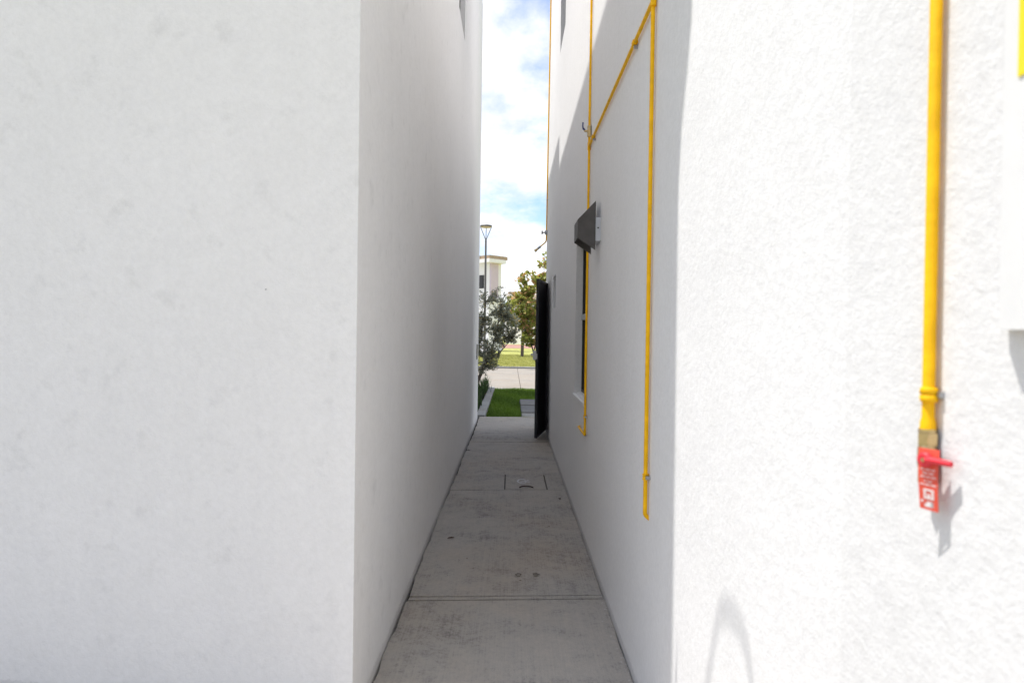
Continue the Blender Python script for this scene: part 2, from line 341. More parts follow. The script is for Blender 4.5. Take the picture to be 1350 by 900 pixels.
hat = thing('inspection_hatch', 'square concrete inspection hatch lid with white painted mark set in walkway', 'hatch', (.155, 6.58, 0))
sk = lambda x, y: y + .04*x
def skbox(x0, x1, y0, y1, z0, z1):
    mb = MB().box(x0, x1, y0, y1, z0, z1); mb.v = [(a, sk(a, b), c) for a, b, c in mb.v]; return mb
skbox(HB[0]+.011, HB[1]-.013, HB[2]+.006, HB[3]-.004, -.034, .0025).build('lid', M['slab'], hat)
mk = MB()
N = 26
for i in range(N):
    a0 = R(40 + 285*i/N); a1 = R(40 + 285*(i+1)/N); cx, cy_ = .125, 6.59
    mk.quad((cx+.036*math.cos(a0), cy_+.075*math.sin(a0), .0062), (cx+.050*math.cos(a0), cy_+.100*math.sin(a0), .0062), (cx+.050*math.cos(a1), cy_+.100*math.sin(a1), .0062), (cx+.036*math.cos(a1), cy_+.075*math.sin(a1), .0062))
mk.quad((.10, 6.56, .0063), (.115, 6.545, .0063), (.195, 6.62, .0063), (.185, 6.645, .0063))
mk.quad((.15, 6.55, .0065), (.20, 6.55, .0065), (.20, 6.575, .0065), (.155, 6.575, .0065))
mk.build('painted_mark', M['paint'], hat)
MB().tube([(.16 + .062*math.cos(t), 6.315 + .02*math.sin(t), .004 + .012*math.sin(t)) for t in np.linspace(0, math.pi, 12)], .006, 8).build('lift_handle', M['rust'], hat)

# kerb and planter edge left of the lawn
kb = thing('planter_kerb', 'grey concrete kerb edging the planter along the left side of the lawn', 'kerb', (-.5, 15, 0))
ky = 11.80
for i in range(5):
    y1 = ky + 1.33
    x = -.515 + .004*i
    MB().box(x - .075, x + .075, ky, y1 - .012, -.07, .03 - .004*i).build('kerb_stone', M['kerb'], kb, .012); ky = y1
# stepping pad in the lawn
pd = thing('stepping_pad', 'grey concrete stepping pad set in the lawn beside the gate', 'paving', (.7, 14, -.06))
for i, (a, b) in enumerate(((12.05, 12.60), (12.75, 13.95), (14.1, 15.3))):
    MB().box(.21, 1.45, a, b, -.07, -.022).build('slab', M['pad' if i else 'kerb'], pd, .01)  # paler concrete on the first slab paints the sunlit front strip

# ------------------------------------------------------------------ houses beside the passage
def wall_face(mb, X, y0, y1, z0, z1, holes, depth, sgn, ystep=None):
    """plane at x=X facing -sgn... with rectangular openings (ya,yb,za,zb) and reveals going in by depth along sgn"""
    ys = sorted({y0, y1, *[h[0] for h in holes], *[h[1] for h in holes]}); zs = sorted({z0, z1, *[h[2] for h in holes], *[h[3] for h in holes]})
    for a, b in zip(ys[:-1], ys[1:]):
        for c, d in zip(zs[:-1], zs[1:]):
            if any(h[0] <= a + 1e-6 and b <= h[1] + 1e-6 and h[2] <= c + 1e-6 and d <= h[3] + 1e-6 for h in holes): continue
            mb.quad((X, a, c), (X, b, c), (X, b, d), (X, a, d))
    B = X + sgn*depth
    for a, b, c, d in holes:
        mb.quad((X, a, c), (X, b, c), (B, b, c), (B, a, c)); mb.quad((X, a, d), (X, b, d), (B, b, d), (B, a, d))
        mb.quad((X, a, c), (X, a, d), (B, a, d), (B, a, c)); mb.quad((X, b, c), (X, b, d), (B, b, d), (B, b, c))
def window(parent, X, sgn, h, depth, glass, frame, fr=.035, transom=None, tm=None):
    a, b, c, d = h; B = X + sgn*depth
    def bx(y0, y1, z0, z1, e=0):
        xs = sorted((B - sgn*.0 + sgn*e, B + sgn*(.04 + e))); return MB().box(xs[0], xs[1], y0, y1, z0, z1)
    m = MB()
    for q in ((a-.002, a+fr, c, d), (b-fr, b+.002, c, d), (a+fr, b-fr, c-.002, c+fr), (a+fr, b-fr, d-fr, d+.002)):
        t = bx(*q); m.add(t.v, t.f)
    w = m.build('window', frame, parent)
    bx(a+fr-.004, b-fr+.004, c+fr-.004, d-fr+.004, .018).build('pane', glass, w)
    if transom: bx(a+fr, b-fr, transom-.022, transom+.022, -.012).build('transom', tm or frame, w)
    return w

# right house: one long side wall carrying the gas pipes
rh = thing('house', 'white stucco house on the right with yellow gas pipes on its side wall', 'house', (3, 4, 0))
HWIN = (4.80, 5.585, .955, 2.155); HSM = (8.17, 8.70, 1.755, 2.15); HUP = (7.19, 7.95, 4.69, 5.95)
mb = MB(); y_end = 10.44; rz = 6.95
wall_face(mb, XR, 1.06, y_end, -.05, rz, [HWIN, HSM, HUP], .055, 1)
mb.quad((XR, y_end, -.05), (9, y_end, -.05), (9, y_end, rz), (XR, y_end, rz)); mb.quad((XR, 1.06, rz), (9, 1.06, rz), (9, y_end, rz), (XR, y_end, rz))
mb.quad((9, 1.06, -.05), (9, y_end, -.05), (9, y_end, rz), (9, 1.06, rz))
mb.build('wall', M['stucco'], rh)
MB().box(XR - .0022, 9.0, -5.0, 1.062, -.05, rz).build('wall', M['stucco_rough'], rh)
MB().box(XR + .10, 9.05, -5.05, y_end - .1, rz + .002, rz + .12).build('roof', M['far_stucco'], rh)
window(rh, XR, 1, HWIN, .055, M['glass'], M['black'], .03, 1.567, M['alu'])
window(rh, XR, 1, HSM, .055, M['frost'], M['alu'], .025)
window(rh, XR, 1, HUP, .055, M['glass'], M['black'], .035)
sl = MB(); a, b, c, d = HWIN
sl.add([(XR-.014, a-.02, c-.030), (XR-.014, b+.03, c-.030), (XR+.054, b-.001, c-.028), (XR+.054, a+.001, c-.028), (XR-.014, a-.02, c-.008), (XR-.014, b+.03, c-.008), (XR+.054, b-.001, c+.012), (XR+.054, a+.001, c+.012)],
       [(3,2,1,0),(4,5,6,7),(0,1,5,4),(1,2,6,5),(2,3,7,6),(3,0,4,7)])
sl.build('sill', M['cabinet'], rh, .003)

# left house: rear face towards the camera, side wall along the passage, unseen block set back to shade the lawn
lh = thing('house', 'white stucco house on the left with a plain corner nearest the viewer', 'house', (-3, 7, 0))
YC = 2.424; RS = .17;   # the rear face runs back a little as it leaves the corner
yl_end = 11.45; r1, r2 = 6.52, 6.90; ys_ = 8.13
LWIN = (6.68, 7.47, 4.60, 5.9)
mb = MB(); LX = -9
wall_face(mb, XL, YC, ys_, -.05, r1, [LWIN], .055, -1)
wall_face(mb, XL, ys_, yl_end, -.05, r2, [], .05, -1)
YR = YC + RS*(XL - LX)
mb.quad((LX, YR, -.05), (XL, YC, -.05), (XL, YC, r1), (LX, YR, r1))
mb.quad((LX, YR, r1), (XL, YC, r1), (XL, ys_, r1), (LX, ys_, r1)); mb.quad((LX, ys_, r1), (XL, ys_, r1), (XL, ys_, r2), (LX, ys_, r2))
mb.quad((LX, ys_, r2), (XL, ys_, r2), (XL, yl_end, r2), (LX, yl_end, r2)); mb.quad((LX, yl_end, -.05), (XL, yl_end, -.05), (XL, yl_end, r2), (LX, yl_end, r2))
mb.quad((LX, YR, -.05), (LX, yl_end, -.05), (LX, yl_end, r2), (LX, YR, r2))
mb.build('wall', M['stucco_left'], lh)
window(lh, XL, -1, LWIN, .055, M['glass'], M['black'], .02)
MB().box(LX, -1.32, yl_end + .002, 18.3, -.05, 5.9).build('shade_block', M['stucco'], lh)  # unseen block added to keep the lawn and kerb in shade
co = MB()   # unseen flared block added to bend the corner's shadow edge
prof = [(YC + .0, 5.10), (YC - .015, 5.30), (YC - .04, 5.45), (YC - .10, 5.60), (YC - .14, 5.75), (YC - .14, 6.1), (YC, 6.1)]
xa, xb = XL - .07, XL - .002
for i in range(len(prof) - 1):
    (p0, q0), (p1, q1) = prof[i], prof[i+1]; co.quad((xa, p0, q0), (xb, p0, q0), (xb, p1, q1), (xa, p1, q1))
for x in (xa, xb): co.add([(x, p, q) for p, q in prof], [tuple(range(len(prof)))])
co.build('shadow_flare', M['stucco_left'], lh)
cbp = [(-.62, 2.45, 3.42), (-.55, 2.12, 3.30), (-.53, 2.04, 3.52), (-.53, 1.90, 3.88), (-.53, 1.72, 3.89), (-.53, 1.62, 3.66), (-.55, 1.58, 3.15), (-.64, 2.45, 3.10)]
MB().tube(bend(cbp, .14, 8), .0065, 8).build('shadow_loop', M['shadow_caster'], lh)  # unseen loop added to cast the arched shadow on the right wall
MB().tube([(-.60, 2.44, 3.10), (-.56, 2.345, 3.16), (-.56, 2.335, 3.45), (-.56, 2.325, 3.70)], [.014, .018, .016, .001], 8).build('shadow_spike', M['shadow_caster'], lh)  # unseen tapered rod added to cast the sliver of shadow beside the arch

# ------------------------------------------------------------------ gas pipes
PX = .5105; PR = .0082
def collar(parent, p, axis, m='yellow', r=.0125, h=.022, tab=True):
    p = Vector(p); ax = Vector(axis).normalized()
    mb = MB().tube([p - ax*h/2, p - ax*h*.3, p - ax*h*.28, p + ax*h*.28, p + ax*h*.3, p + ax*h/2], [r, r, r*.9, r*.9, r, r], 14)
    o = mb.build('collar', M[m], parent)
    if tab:
        side = Vector((0, -1, 0)) if abs(ax.z) > .5 else Vector((0, 0, -1))
        c = p + side*(r + .006); MB().box(c.x - .003, XR + .001, c.y - .006, c.y + .006, c.z - .006, c.z + .006).build('screw', M['zinc'], o)
    return o
g = thing('gas_pipe', 'branching yellow gas pipe with two risers joined by a high horizontal run', 'pipe', (PX, 3.6, .74))
MB().tube(bend([(PX, 2.545, 6.85), (PX, 2.552, .752), (XR + .004, 2.552, .738)], .02), PR, 14).build('riser', M['yellow'], g)
MB().tube(bend([(PX, 4.565, 6.85), (PX, 4.64, 2.85), (PX, 4.65, .742), (PX, 5.09, .742), (XR + .004, 5.10, .742)], .016), PR, 14).build('riser', M['yellow'], g)
MB().tube(bend([(PX, 2.545, 2.668), (PX, 4.642, 2.703)], .02), PR, 14).build('cross_run', M['yellow'], g)
MB().tube([(PX, 2.545, 2.645), (PX, 2.545, 2.691)], .0115, 14).build('tee', M['yellow'], g)
MB().tube([(PX, 4.642, 2.678), (PX, 4.642, 2.726)], .0115, 14).build('tee', M['yellow'], g)
collar(g, (PX, 2.551, .895), (0, 0, 1)); collar(g, (PX, 4.648, .868), (0, 0, 1)); collar(g, (PX, 2.93, 2.674), (0, 1, 0)); collar(g, (PX, 4.40, 2.699), (0, 1, 0)); collar(g, (PX, 4.575, 4.2), (0, 0, 1))
def hexbody(p, ax, r, h):
    p = Vector(p); ax = Vector(ax).normalized(); mb = MB().tube([p - ax*h/2, p + ax*h/2], r, 6); mb.smooth = [False]*len(mb.f); return mb
v = MB()
for q in (hexbody((PX, 4.639, 2.775), (0, 0, 1), .0145, .020), hexbody((PX, 4.638, 2.83), (0, 0, 1), .0145, .020)): v.add(q.v, q.f)
v.tube([(PX, 4.639, 2.782), (PX, 4.6385, 2.792), (PX, 4.6385, 2.812), (PX, 4.638, 2.822)], [.012, .017, .017, .012], 14)
v.tube([(PX, 4.6385, 2.802), (PX - .036, 4.6385, 2.806)], .007, 10)
vo = v.build('valve', M['brass'], g)
MB().tube(bend([(PX - .030, 4.6385, 2.810), (PX - .040, 4.6385, 2.818), (PX - .046, 4.6385, 2.832), (PX - .044, 4.6385, 2.862)], .01), [.007]*7 + [.005]*7, 8).build('lever', M['blue'], vo)

g1 = thing('gas_pipe', 'thin yellow gas pipe at the far end of the right wall with an angled spout', 'pipe', (PX, 10.33, 2.8))
MB().tube(bend([(PX, 9.93, 6.85), (PX, 10.30, 3.3), (PX, 10.345, 2.832), (PX - .115, 10.345, 2.735)], .035), PR*1.15, 12).build('riser', M['yellow'], g1)
sp = MB().tube([(PX - .085, 10.345, 2.760), (PX - .09, 10.345, 2.7555), (PX - .125, 10.345, 2.726)], [.013, .019, .017], 12).build('coupling', M['zinc'], g1)
MB().tube([(PX - .125, 10.345, 2.726), (PX - .150, 10.345, 2.705), (PX - .152, 10.345, 2.7035), (PX - .172, 10.345, 2.687)], [.017, .017, .022, .022], 12).build('spout_cap', M['brass'], sp)
v = MB().tube([(PX, 10.327, 2.935), (PX, 10.327, 2.95), (PX, 10.325, 2.985), (PX, 10.325, 3.0)], [.016, .027, .027, .016], 12)
v.tube([(PX, 10.327, 2.967), (PX - .055, 10.327, 2.967)], .010, 10)
vo = v.build('valve', M['zinc'], g1)
MB().tube([(PX - .055, 10.327, 2.967), (PX - .07, 10.327, 2.967)], [.006, .006], 8).tube([(PX - .066, 10.327, 2.94), (PX - .066, 10.327, 2.994)], .009, 8).build('hand_wheel', M['dark'], vo)
collar(g1, (PX, 10.28, 3.45), (0, 0, 1))

g5 = thing('gas_pipe', 'single yellow gas riser on the sunlit wall ending in a brass valve', 'pipe', (PX, .83, 1.2))
P5X = .5115; PR5 = .0071; PY5 = .834
MB().tube([(P5X, .832, 6.85), (P5X, PY5, 1.327), (P5X, PY5, 1.321), (P5X, PY5, 1.311)], [PR5, PR5, PR5*1.22, PR5*1.3], 16).build('riser', M['yellow'], g5)
co_ = MB().tube([(P5X, .833, q) for q in (1.345, 1.347, 1.353, 1.3535, 1.3545, 1.355, 1.361, 1.363)], [.0088, .0100, .0104, .0090, .0090, .0104, .0100, .0088], 16).build('collar', M['yellow'], g5)
MB().box(P5X + .004, XR, .819, .825, 1.351, 1.358).build('screw', M['zinc'], co_)
v = MB()
for q in (hexbody((P5X, PY5, 1.300), (0, 0, 1), .0116, .015), hexbody((P5X, PY5, 1.254), (0, 0, 1), .0112, .015)): v.add(q.v, q.f)
v.tube([(P5X, PY5, 1.312), (P5X, PY5, 1.308)], .0104, 14)
v.tube([(P5X, PY5, 1.293), (P5X, PY5, 1.288), (P5X, PY5, 1.268), (P5X, PY5, 1.261)], [.0090, .0108, .0108, .0090], 14)
sv = lambda a, b, z: (P5X - .917*a + .4*b, PY5 - .4*a - .917*b, z)      # a: out of the wall towards the viewer, b: sideways
v.tube([sv(0, 0, 1.277), sv(.018, .010, 1.277)], .0042, 10)
vo = v.build('valve', M['brass'], g5)
lv = MB()
lv.tube([sv(.0145, .010, 1.277), sv(.0160, .010, 1.277), sv(.0205, .010, 1.277), sv(.0215, .010, 1.277)], [.0075, .0088, .0088, .0070], 16)
lv.tube([sv(.018, .012, 1.277), sv(.0185, .026, 1.2775), sv(.020, .043, 1.2772)], [.0052, .0040, .0036], 10)
lv.build('lever', M['red'], vo)
MB().tube([sv(.0213, .010, 1.277), sv(.0228, .010, 1.277)], .0025, 8).build('lever_screw', M['brass'], vo)
# red warning tag hanging from the valve stem
TG = thing('valve_tag', 'red paper warning tag hanging from the gas valve on the right', 'tag', (.5, .83, 1.2))
zT, zB = 1.290, 1.2165
def tpt(u, w, off=0):      # u across (far -> near), w down
    z = zT + (zB - zT)*w; tw_ = .0045*(w - .2)*(u - .5)
    return sv(.0132 + tw_ + .0016*math.sin(w*3.4) - off, -.0015 + .0255*u + .0012*w, z)
tm = MB(); nu, nw = 8, 22
hole = lambda u, w: ((u - .55)/.27)**2 + ((w - .915)/.042)**2 < 1
for off in (0, .0006):
    for i in range(nu):
        for j in range(nw):
            u0, u1, w0, w1 = i/nu, (i+1)/nu, j/nw, (j+1)/nw
            if hole((u0+u1)/2, (w0+w1)/2) or (abs((u0+u1)/2 - .5) < .2 and .14 < (w0+w1)/2 < .22): continue
            tm.quad(tpt(u0, w0, off), tpt(u1, w0, off), tpt(u1, w1, off), tpt(u0, w1, off))
tm.build('card', M['tag_red'], TG)
pr = MB()
def bar(u0, u1, w0, w1): pr.quad(tpt(u0, w0, -.0005), tpt(u1, w0, -.0005), tpt(u1, w1, -.0005), tpt(u0, w1, -.0005))
for w, segs in ((.33, ((.12, .3), (.36, .62), (.68, .86))), (.39, ((.22, .5), (.56, .78))), (.45, ((.12, .38), (.42, .6), (.66, .9))), (.52, ((.3, .44), (.5, .72))), (.575, ((.1, .32), (.36, .6), (.66, .92)))):
    for a_, b_ in segs: bar(a_, b_, w, w + .018)
bar(.26, .8, .655, .69); bar(.26, .8, .79, .82); bar(.26, .38, .69, .79); bar(.68, .8, .69, .79); bar(.44, .62, .735, .79); bar(.1, .24, .845, .885)
pr.build('print', M['print'], TG)

# meter cabinet at the right edge
mc = thing('meter_cabinet', 'white meter cabinet with a yellow panel at the right edge of the photo', 'cabinet', (.51, .5, 1.43))
cbm = MB(); pr4 = [(.5216, .716), (.514, .716), (.500, .700), (.500, .22), (.5216, .22)]
cbm.add([(x, y, 1.432) for x, y in pr4] + [(x, y, 2.15) for x, y in pr4], [(4, 3, 2, 1, 0), (5, 6, 7, 8, 9)] + [(i, (i+1) % 5, (i+1) % 5 + 5, i + 5) for i in range(5)])
cbm.build('door', M['cabinet'], mc)
MB().box(.4985, .4998, .22, .6790, 1.682, 2.15).build('warning_panel', M['yellow_sign'], mc)
MB().box(.490, .4998, .30, .32, 1.60, 1.66).build('handle', M['steel'], mc)

# ------------------------------------------------------------------ vent hood
vh = thing('vent_hood', 'dark brown-grey wedge shaped metal vent hood on the right wall', 'vent', (.5, 4.15, 1.95))
y0, y1 = 4.065, 4.285; pf = [(.492, 2.222), (.386, 2.110), (.386, 2.000), (.492, 1.930)]
hb = MB()
hb.add([(x, y0, z) for x, z in pf] + [(x, y1, z) for x, z in pf], [(0, 1, 2, 3), (7, 6, 5, 4), (0, 4, 5, 1), (1, 5, 6, 2)])
ho = hb.build('hood', M['hood'], vh); m_ = ho.modifiers.new('s', 'SOLIDIFY'); m_.thickness = .0025; m_.offset = -1
inner = MB().add([(.490, y0+.01, 2.21), (.490, y1-.01, 2.21), (.490, y1-.01, 1.96), (.490, y0+.01, 1.96)], [(0, 1, 2, 3)]); inner.build('back_plate', M['flange'], vh)
MB().box(.4925, XR + .001, y0 + .004, y1 - .004, 1.985, 2.125).build('flange', M['flange'], vh, .002)
MB().tube([(.508, y0 + .004, 2.062), (.508, y0 + .001, 2.062)], .005, 8).build('screw', M['dark'], vh)

# ------------------------------------------------------------------ gate, standing open
gt = thing('gate', 'tall charcoal metal gate standing open at the end of the passage', 'gate', (.515, 9.97, .03))
A = Vector((.345, 9.149, 0)); Bp = Vector((.513, 9.985, 0)); ud = (Bp - A).normalized(); nd = Vector((ud.y, -ud.x, 0)); GL = (Bp - A).length
def gbox(u0, u1, w0, w1, z0, z1):
    mb = MB(); c = []
    for z in (z0, z1):
        for u, w in ((u0, w0), (u1, w0), (u1, w1), (u0, w1)): p = A + ud*u + nd*w; c.append((p.x, p.y, z))
    return mb.add(c, [(3,2,1,0),(4,5,6,7),(0,1,5,4),(1,2,6,5),(2,3,7,6),(3,0,4,7)])
gz0, gz1 = .035, 2.175
gbox(.03, GL - .03, -.004, .004, gz0 + .03, 1.30).build('panel', M['gate'], gt)
gbox(.03, GL - .03, -.004, .004, 1.303, gz1 - .03).build('panel', M['gate'], gt)
gbox(0, .032, -.018, .018, gz0, gz1).build('stile', M['dark'], gt, .002); gbox(GL - .032, GL, -.018, .018, gz0, gz1).build('stile', M['dark'], gt, .002)
gbox(.033, GL - .033, -.017, .017, gz0, gz0 + .032).build('rail', M['dark'], gt, .002); gbox(.033, GL - .033, -.017, .017, gz1 - .032, gz1).build('rail', M['dark'], gt, .002)
gbox(.033, GL - .033, -.012, .012, 1.293, 1.312).build('rail', M['dark'], gt)
lk = gbox(-.015, .26, -.050, -.0045, 1.085, 1.205).build('lock', M['steel'], gt, .004)
gbox(.10, .30, -.100, -.085, 1.140, 1.165).build('lock_handle', M['steel'], lk); gbox(.10, .13, -.086, -.049, 1.142, 1.163).build('lock_handle', M['steel'], lk)
gbox(-.045, -.001, -.018, .010, 1.10, 1.17).build('latch_bolt', M['steel'], lk)
for z in (.25, 1.1, 1.95): MB().tube([(.517, 9.99, z), (.517, 9.99, z + .09)], .012, 10).build('hinge', M['dark'], gt)
st = tag(MB().box(XL - .004, XL + .014, 10.86, 10.97, 1.02, 1.26).build('strike_plate', M['dark'], None, .003), 'dark metal gate strike plate on the far end of the left wall', 'strike plate')

# ------------------------------------------------------------------ lawn blades
def colour(me, cols, per):
    ca = me.color_attributes.new('leaf', 'FLOAT_COLOR', 'POINT')
    arr = np.repeat(np.column_stack([cols, np.ones(len(cols))]), per, axis=0).astype(np.float32); ca.data.foreach_set('color', arr.ravel())
def tris_mesh(name, V, F, mat_, cols, per, parent=None):
    me = bpy.data.meshes.new(name); me.from_pydata(V.reshape(-1, 3).tolist(), [], F.tolist()); me.materials.append(mat_); colour(me, cols, per); me.update()
    o = bpy.data.objects.new(name, me); COL.objects.link(o)
    if parent: o.parent = parent; o.matrix_parent_inverse = Matrix.Translation(-Vector(parent.location))
    return o
def grass(name, n, xr, yr, z, h, w, c0, c1, avoid=None):
    x = rng.uniform(*xr, n); y = rng.uniform(*yr, n)
    if avoid is not None:
        k = ~avoid(x, y); x, y = x[k], y[k]; n = len(x)
    hh = rng.uniform(.6, 1.25, n)*h*(1 + .25*np.sin(x*7 + 3*np.sin(y*3))*np.cos(y*5)); a = rng.uniform(0, 6.28, n); le = rng.normal(0, .4, (n, 2))*hh[:, None]
    V = np.zeros((n, 3, 3)); dx = np.cos(a)*w/2; dy = np.sin(a)*w/2
    V[:, 0] = np.column_stack([x - dx, y - dy, np.full(n, z)]); V[:, 1] = np.column_stack([x + dx, y + dy, np.full(n, z)])
    V[:, 2] = np.column_stack([x + le[:, 0], y + le[:, 1], z + hh])
    t = np.clip(rng.beta(2, 2, n)[:, None] + .25*np.sin(x*4 + y*2)[:, None], 0, 1)
    cols = np.array(c0)*(1 - t) + np.array(c1)*t
    return tris_mesh(name, V, np.arange(3*n).reshape(-1, 3), M['grass'], cols, 3)
inpad = lambda x, y: (x > .19) & (y > 12.03) & (y < 15.32) & (x < 1.47)
gr_ = grass('front_lawn_grass', 60000, (-.42, 2.2), (11.8, 18.55), -.078, .062, .011, (.075, .150, .010), (.20, .33, .030), inpad)
tag(gr_, 'short green lawn grass between walkway and road', 'grass', kind='stuff')
gf = grass('far_lawn_grass', 40000, (-4, 6), (31, 50), -.06, .07, .03, (.30, .32, .08), (.54, .51, .17))
tag(gf, 'sunny yellow-green lawn grass across the road', 'grass', kind='stuff')

# ------------------------------------------------------------------ trees and plants
def leaves(pos, dirs, L, Wd, cols, name, parent, jit=.35):
    n = len(pos); d = dirs + rng.normal(0, jit, (n, 3)); d /= np.linalg.norm(d, axis=1)[:, None]
    r = rng.normal(0, 1, (n, 3)); s = np.cross(d, r); s /= np.linalg.norm(s, axis=1)[:, None]
    nn = np.cross(d, s)
    l = L*rng.uniform(.65, 1.25, n)[:, None]; w = Wd*rng.uniform(.7, 1.25, n)[:, None]
    V = np.zeros((n, 6, 3)); V[:, 0] = pos; V[:, 1] = pos + d*l*.35 + s*w*.5 + nn*w*.12; V[:, 2] = pos + d*l*.75 + s*w*.38 + nn*w*.1
    V[:, 3] = pos + d*l; V[:, 4] = pos + d*l*.75 - s*w*.38 + nn*w*.1; V[:, 5] = pos + d*l*.35 - s*w*.5 + nn*w*.12
    b = np.arange(n)[:, None]*6
    F = np.concatenate([b + np.array([[0, 1, 2, 3]]), b + np.array([[0, 3, 4, 5]])])
    return tris_mesh(name, V, F, M['leaf'], cols, 6, parent)
def tree(name, label, base, trunk, lobes, ntwig, nleaf, L, Wd, c0, c1, c2, p2, tr, group=None, up=.35):
    """trunk: list of limb polylines (points, r0, r1); lobes: ellipsoids (centre, radii, weight)"""
    t = thing(name, label, 'tree', base, group)
    tb = MB(); nodes = []
    for pts, ra, rb in trunk:
        P = bend(pts, .25, 4); n = len(P)
        tb.tube(P, [ra + (rb - ra)*i/(n-1) for i in range(n)], 9)
        nodes += [p for i, p in enumerate(P) if i > n*.3]
    tb.build('trunk', M['bark'], t)
    wsum = sum(q[2] for q in lobes); tw = MB(); pos = []; dirs = []
    for k in range(ntwig):
        r = random.uniform(0, wsum)
        for cen, rad, w in lobes:
            r -= w
            if r <= 0: break
        v = Vector((random.gauss(0, 1), random.gauss(0, 1), random.gauss(0, 1))).normalized()*random.uniform(.35, 1)**.5
        e = Vector(cen) + Vector((v.x*rad[0], v.y*rad[1], v.z*rad[2]))
        s = min(nodes, key=lambda p: (p - e).length + random.uniform(0, .12))
        mid = s.lerp(e, .55) + Vector((random.gauss(0, .05), random.gauss(0, .05), random.gauss(.05, .05)))*(e - s).length
        if (e - s).length < .02: continue
        path = [s*(1-q)**2 + mid*2*q*(1-q) + e*q*q for q in np.linspace(0, 1, 6)]
        tw.tube(path, [tr*(1 - .75*i/5) for i in range(6)], 4, False)
        d = (path[-1] - path[-3]).normalized()
        for j in range(nleaf):
            q = random.uniform(.35, 1.05); p = path[min(5, int(q*5))].lerp(path[min(5, int(q*5)+1)], q*5 % 1)
            pos.append(p + Vector((random.gauss(0, 1), random.gauss(0, 1), random.gauss(0, 1)))*.018); dirs.append(d*.5 + Vector((random.gauss(0, .7), random.gauss(0, .7), random.gauss(up, .6))))
    tw.build('branches', M['bark'], t)
    n = len(pos); q = rng.beta(1.5, 1.5, n)[:, None]; cols = np.array(c0)*(1-q) + np.array(c1)*q
    o = rng.random(n) < p2; cols[o] = np.array(c2)
    leaves(np.array(pos), np.array(dirs), L, Wd, cols, 'crown', t)
    return t
# olive tree in the planter
ob = Vector((-.92, 16.4, -.03))
tree('olive_tree', 'grey-green olive tree leaning over the planter kerb on the left', ob,
     [([ob, (-.80, 16.4, .28), (-.60, 16.4, .75), (-.40, 16.45, 1.25), (-.28, 16.4, 1.9)], .055, .016),
      ([(-.82, 16.4, .25), (-.85, 16.35, .8), (-.70, 16.3, 1.5), (-.62, 16.4, 2.2)], .035, .012),
      ([(-.60, 16.4, .75), (-.25, 16.5, 1.0), (-.05, 16.5, 1.25)], .020, .008),
      ([(-.88, 16.4, .1), (-1.15, 16.5, .9), (-1.2, 16.6, 1.8)], .035, .012)],
     [((-.55, 16.4, 1.35), (.52, .5, .60), 3.4), ((-.22, 16.45, 1.70), (.42, .45, .52), 2.4), ((-.55, 16.3, 2.15), (.40, .4, .42), 1.3), ((.02, 16.5, 1.55), (.26, .3, .38), 1.0), ((-.18, 16.3, 2.35), (.22, .3, .36), .5),
      ((-.62, 16.4, .80), (.36, .4, .36), 1.6), ((-1.15, 16.5, 1.6), (.4, .5, .7), 1.2)],
     520, 17, .068, .020, (.10, .115, .075), (.50, .52, .42), (.62, .50, .24), .10, .005)
# yellow-green young tree by the gate
tb_ = Vector((.86, 17.4, -.06))
tree('young_tree', 'young tree with yellow-green and reddish leaves behind the open gate', tb_,
     [([tb_, (.72, 17.4, .45), (.52, 17.4, 1.15), (.42, 17.4, 1.7), (.40, 17.4, 2.5)], .024, .008),
      ([(.58, 17.4, 1.0), (.72, 17.4, 1.6), (.80, 17.5, 2.6), (.82, 17.5, 3.2)], .016, .006),
      ([(.50, 17.4, 1.25), (.28, 17.4, 1.7), (.20, 17.3, 2.3)], .012, .005)],
     [((.18, 17.5, 2.05), (.34, .3, .5), 1.0), ((.45, 17.4, 2.0), (.44, .4, .60), 2.4), ((.72, 17.4, 2.3), (.40, .4, .65), 2.2), ((.40, 17.4, 2.75), (.30, .3, .36), .9), ((.85, 17.4, 3.15), (.24, .3, .40), .7), ((.52, 17.4, 1.35), (.34, .3, .26), .8), ((1.1, 17.5, 2.0), (.4, .4, .7), 1)],
     400, 8, .098, .068, (.14, .19, .035), (.62, .62, .15), (.72, .45, .22), .18, .005)
# trees on the far lawn
def far_tree(x, y, h, cr, label, c0, c1):
    b = Vector((x, y, -.06))
    return tree('park_tree', label, b, [([b, (x+.02, y, h*.3), (x-.03, y, h*.55), (x+.05, y, h*.85)], .11, .03), ([(x, y, h*.4), (x+.5*cr, y+.2, h*.6), (x+.7*cr, y, h*.75)], .05, .02), ([(x, y, h*.4), (x-.5*cr, y-.2, h*.6), (x-.6*cr, y, h*.8)], .05, .02)],
         [((x, y, h*.7), (cr, cr, h*.3), 3), ((x-.5*cr, y, h*.58), (cr*.6, cr*.6, h*.16), 1), ((x+.5*cr, y, h*.6), (cr*.6, cr*.6, h*.18), 1)], 160, 14, .22, .14, c0, c1, (.35, .30, .08), .08, .02, 'trees on the far lawn')
far_tree(.75, 46, 4.2, 1.5, 'slender tree with a bare straight trunk on the far lawn across the road', (.10, .14, .03), (.28, .30, .07))
far_tree(5.5, 60, 5.0, 1.9, 'round tree further right on the far lawn by the red path', (.07, .12, .03), (.20, .25, .07))
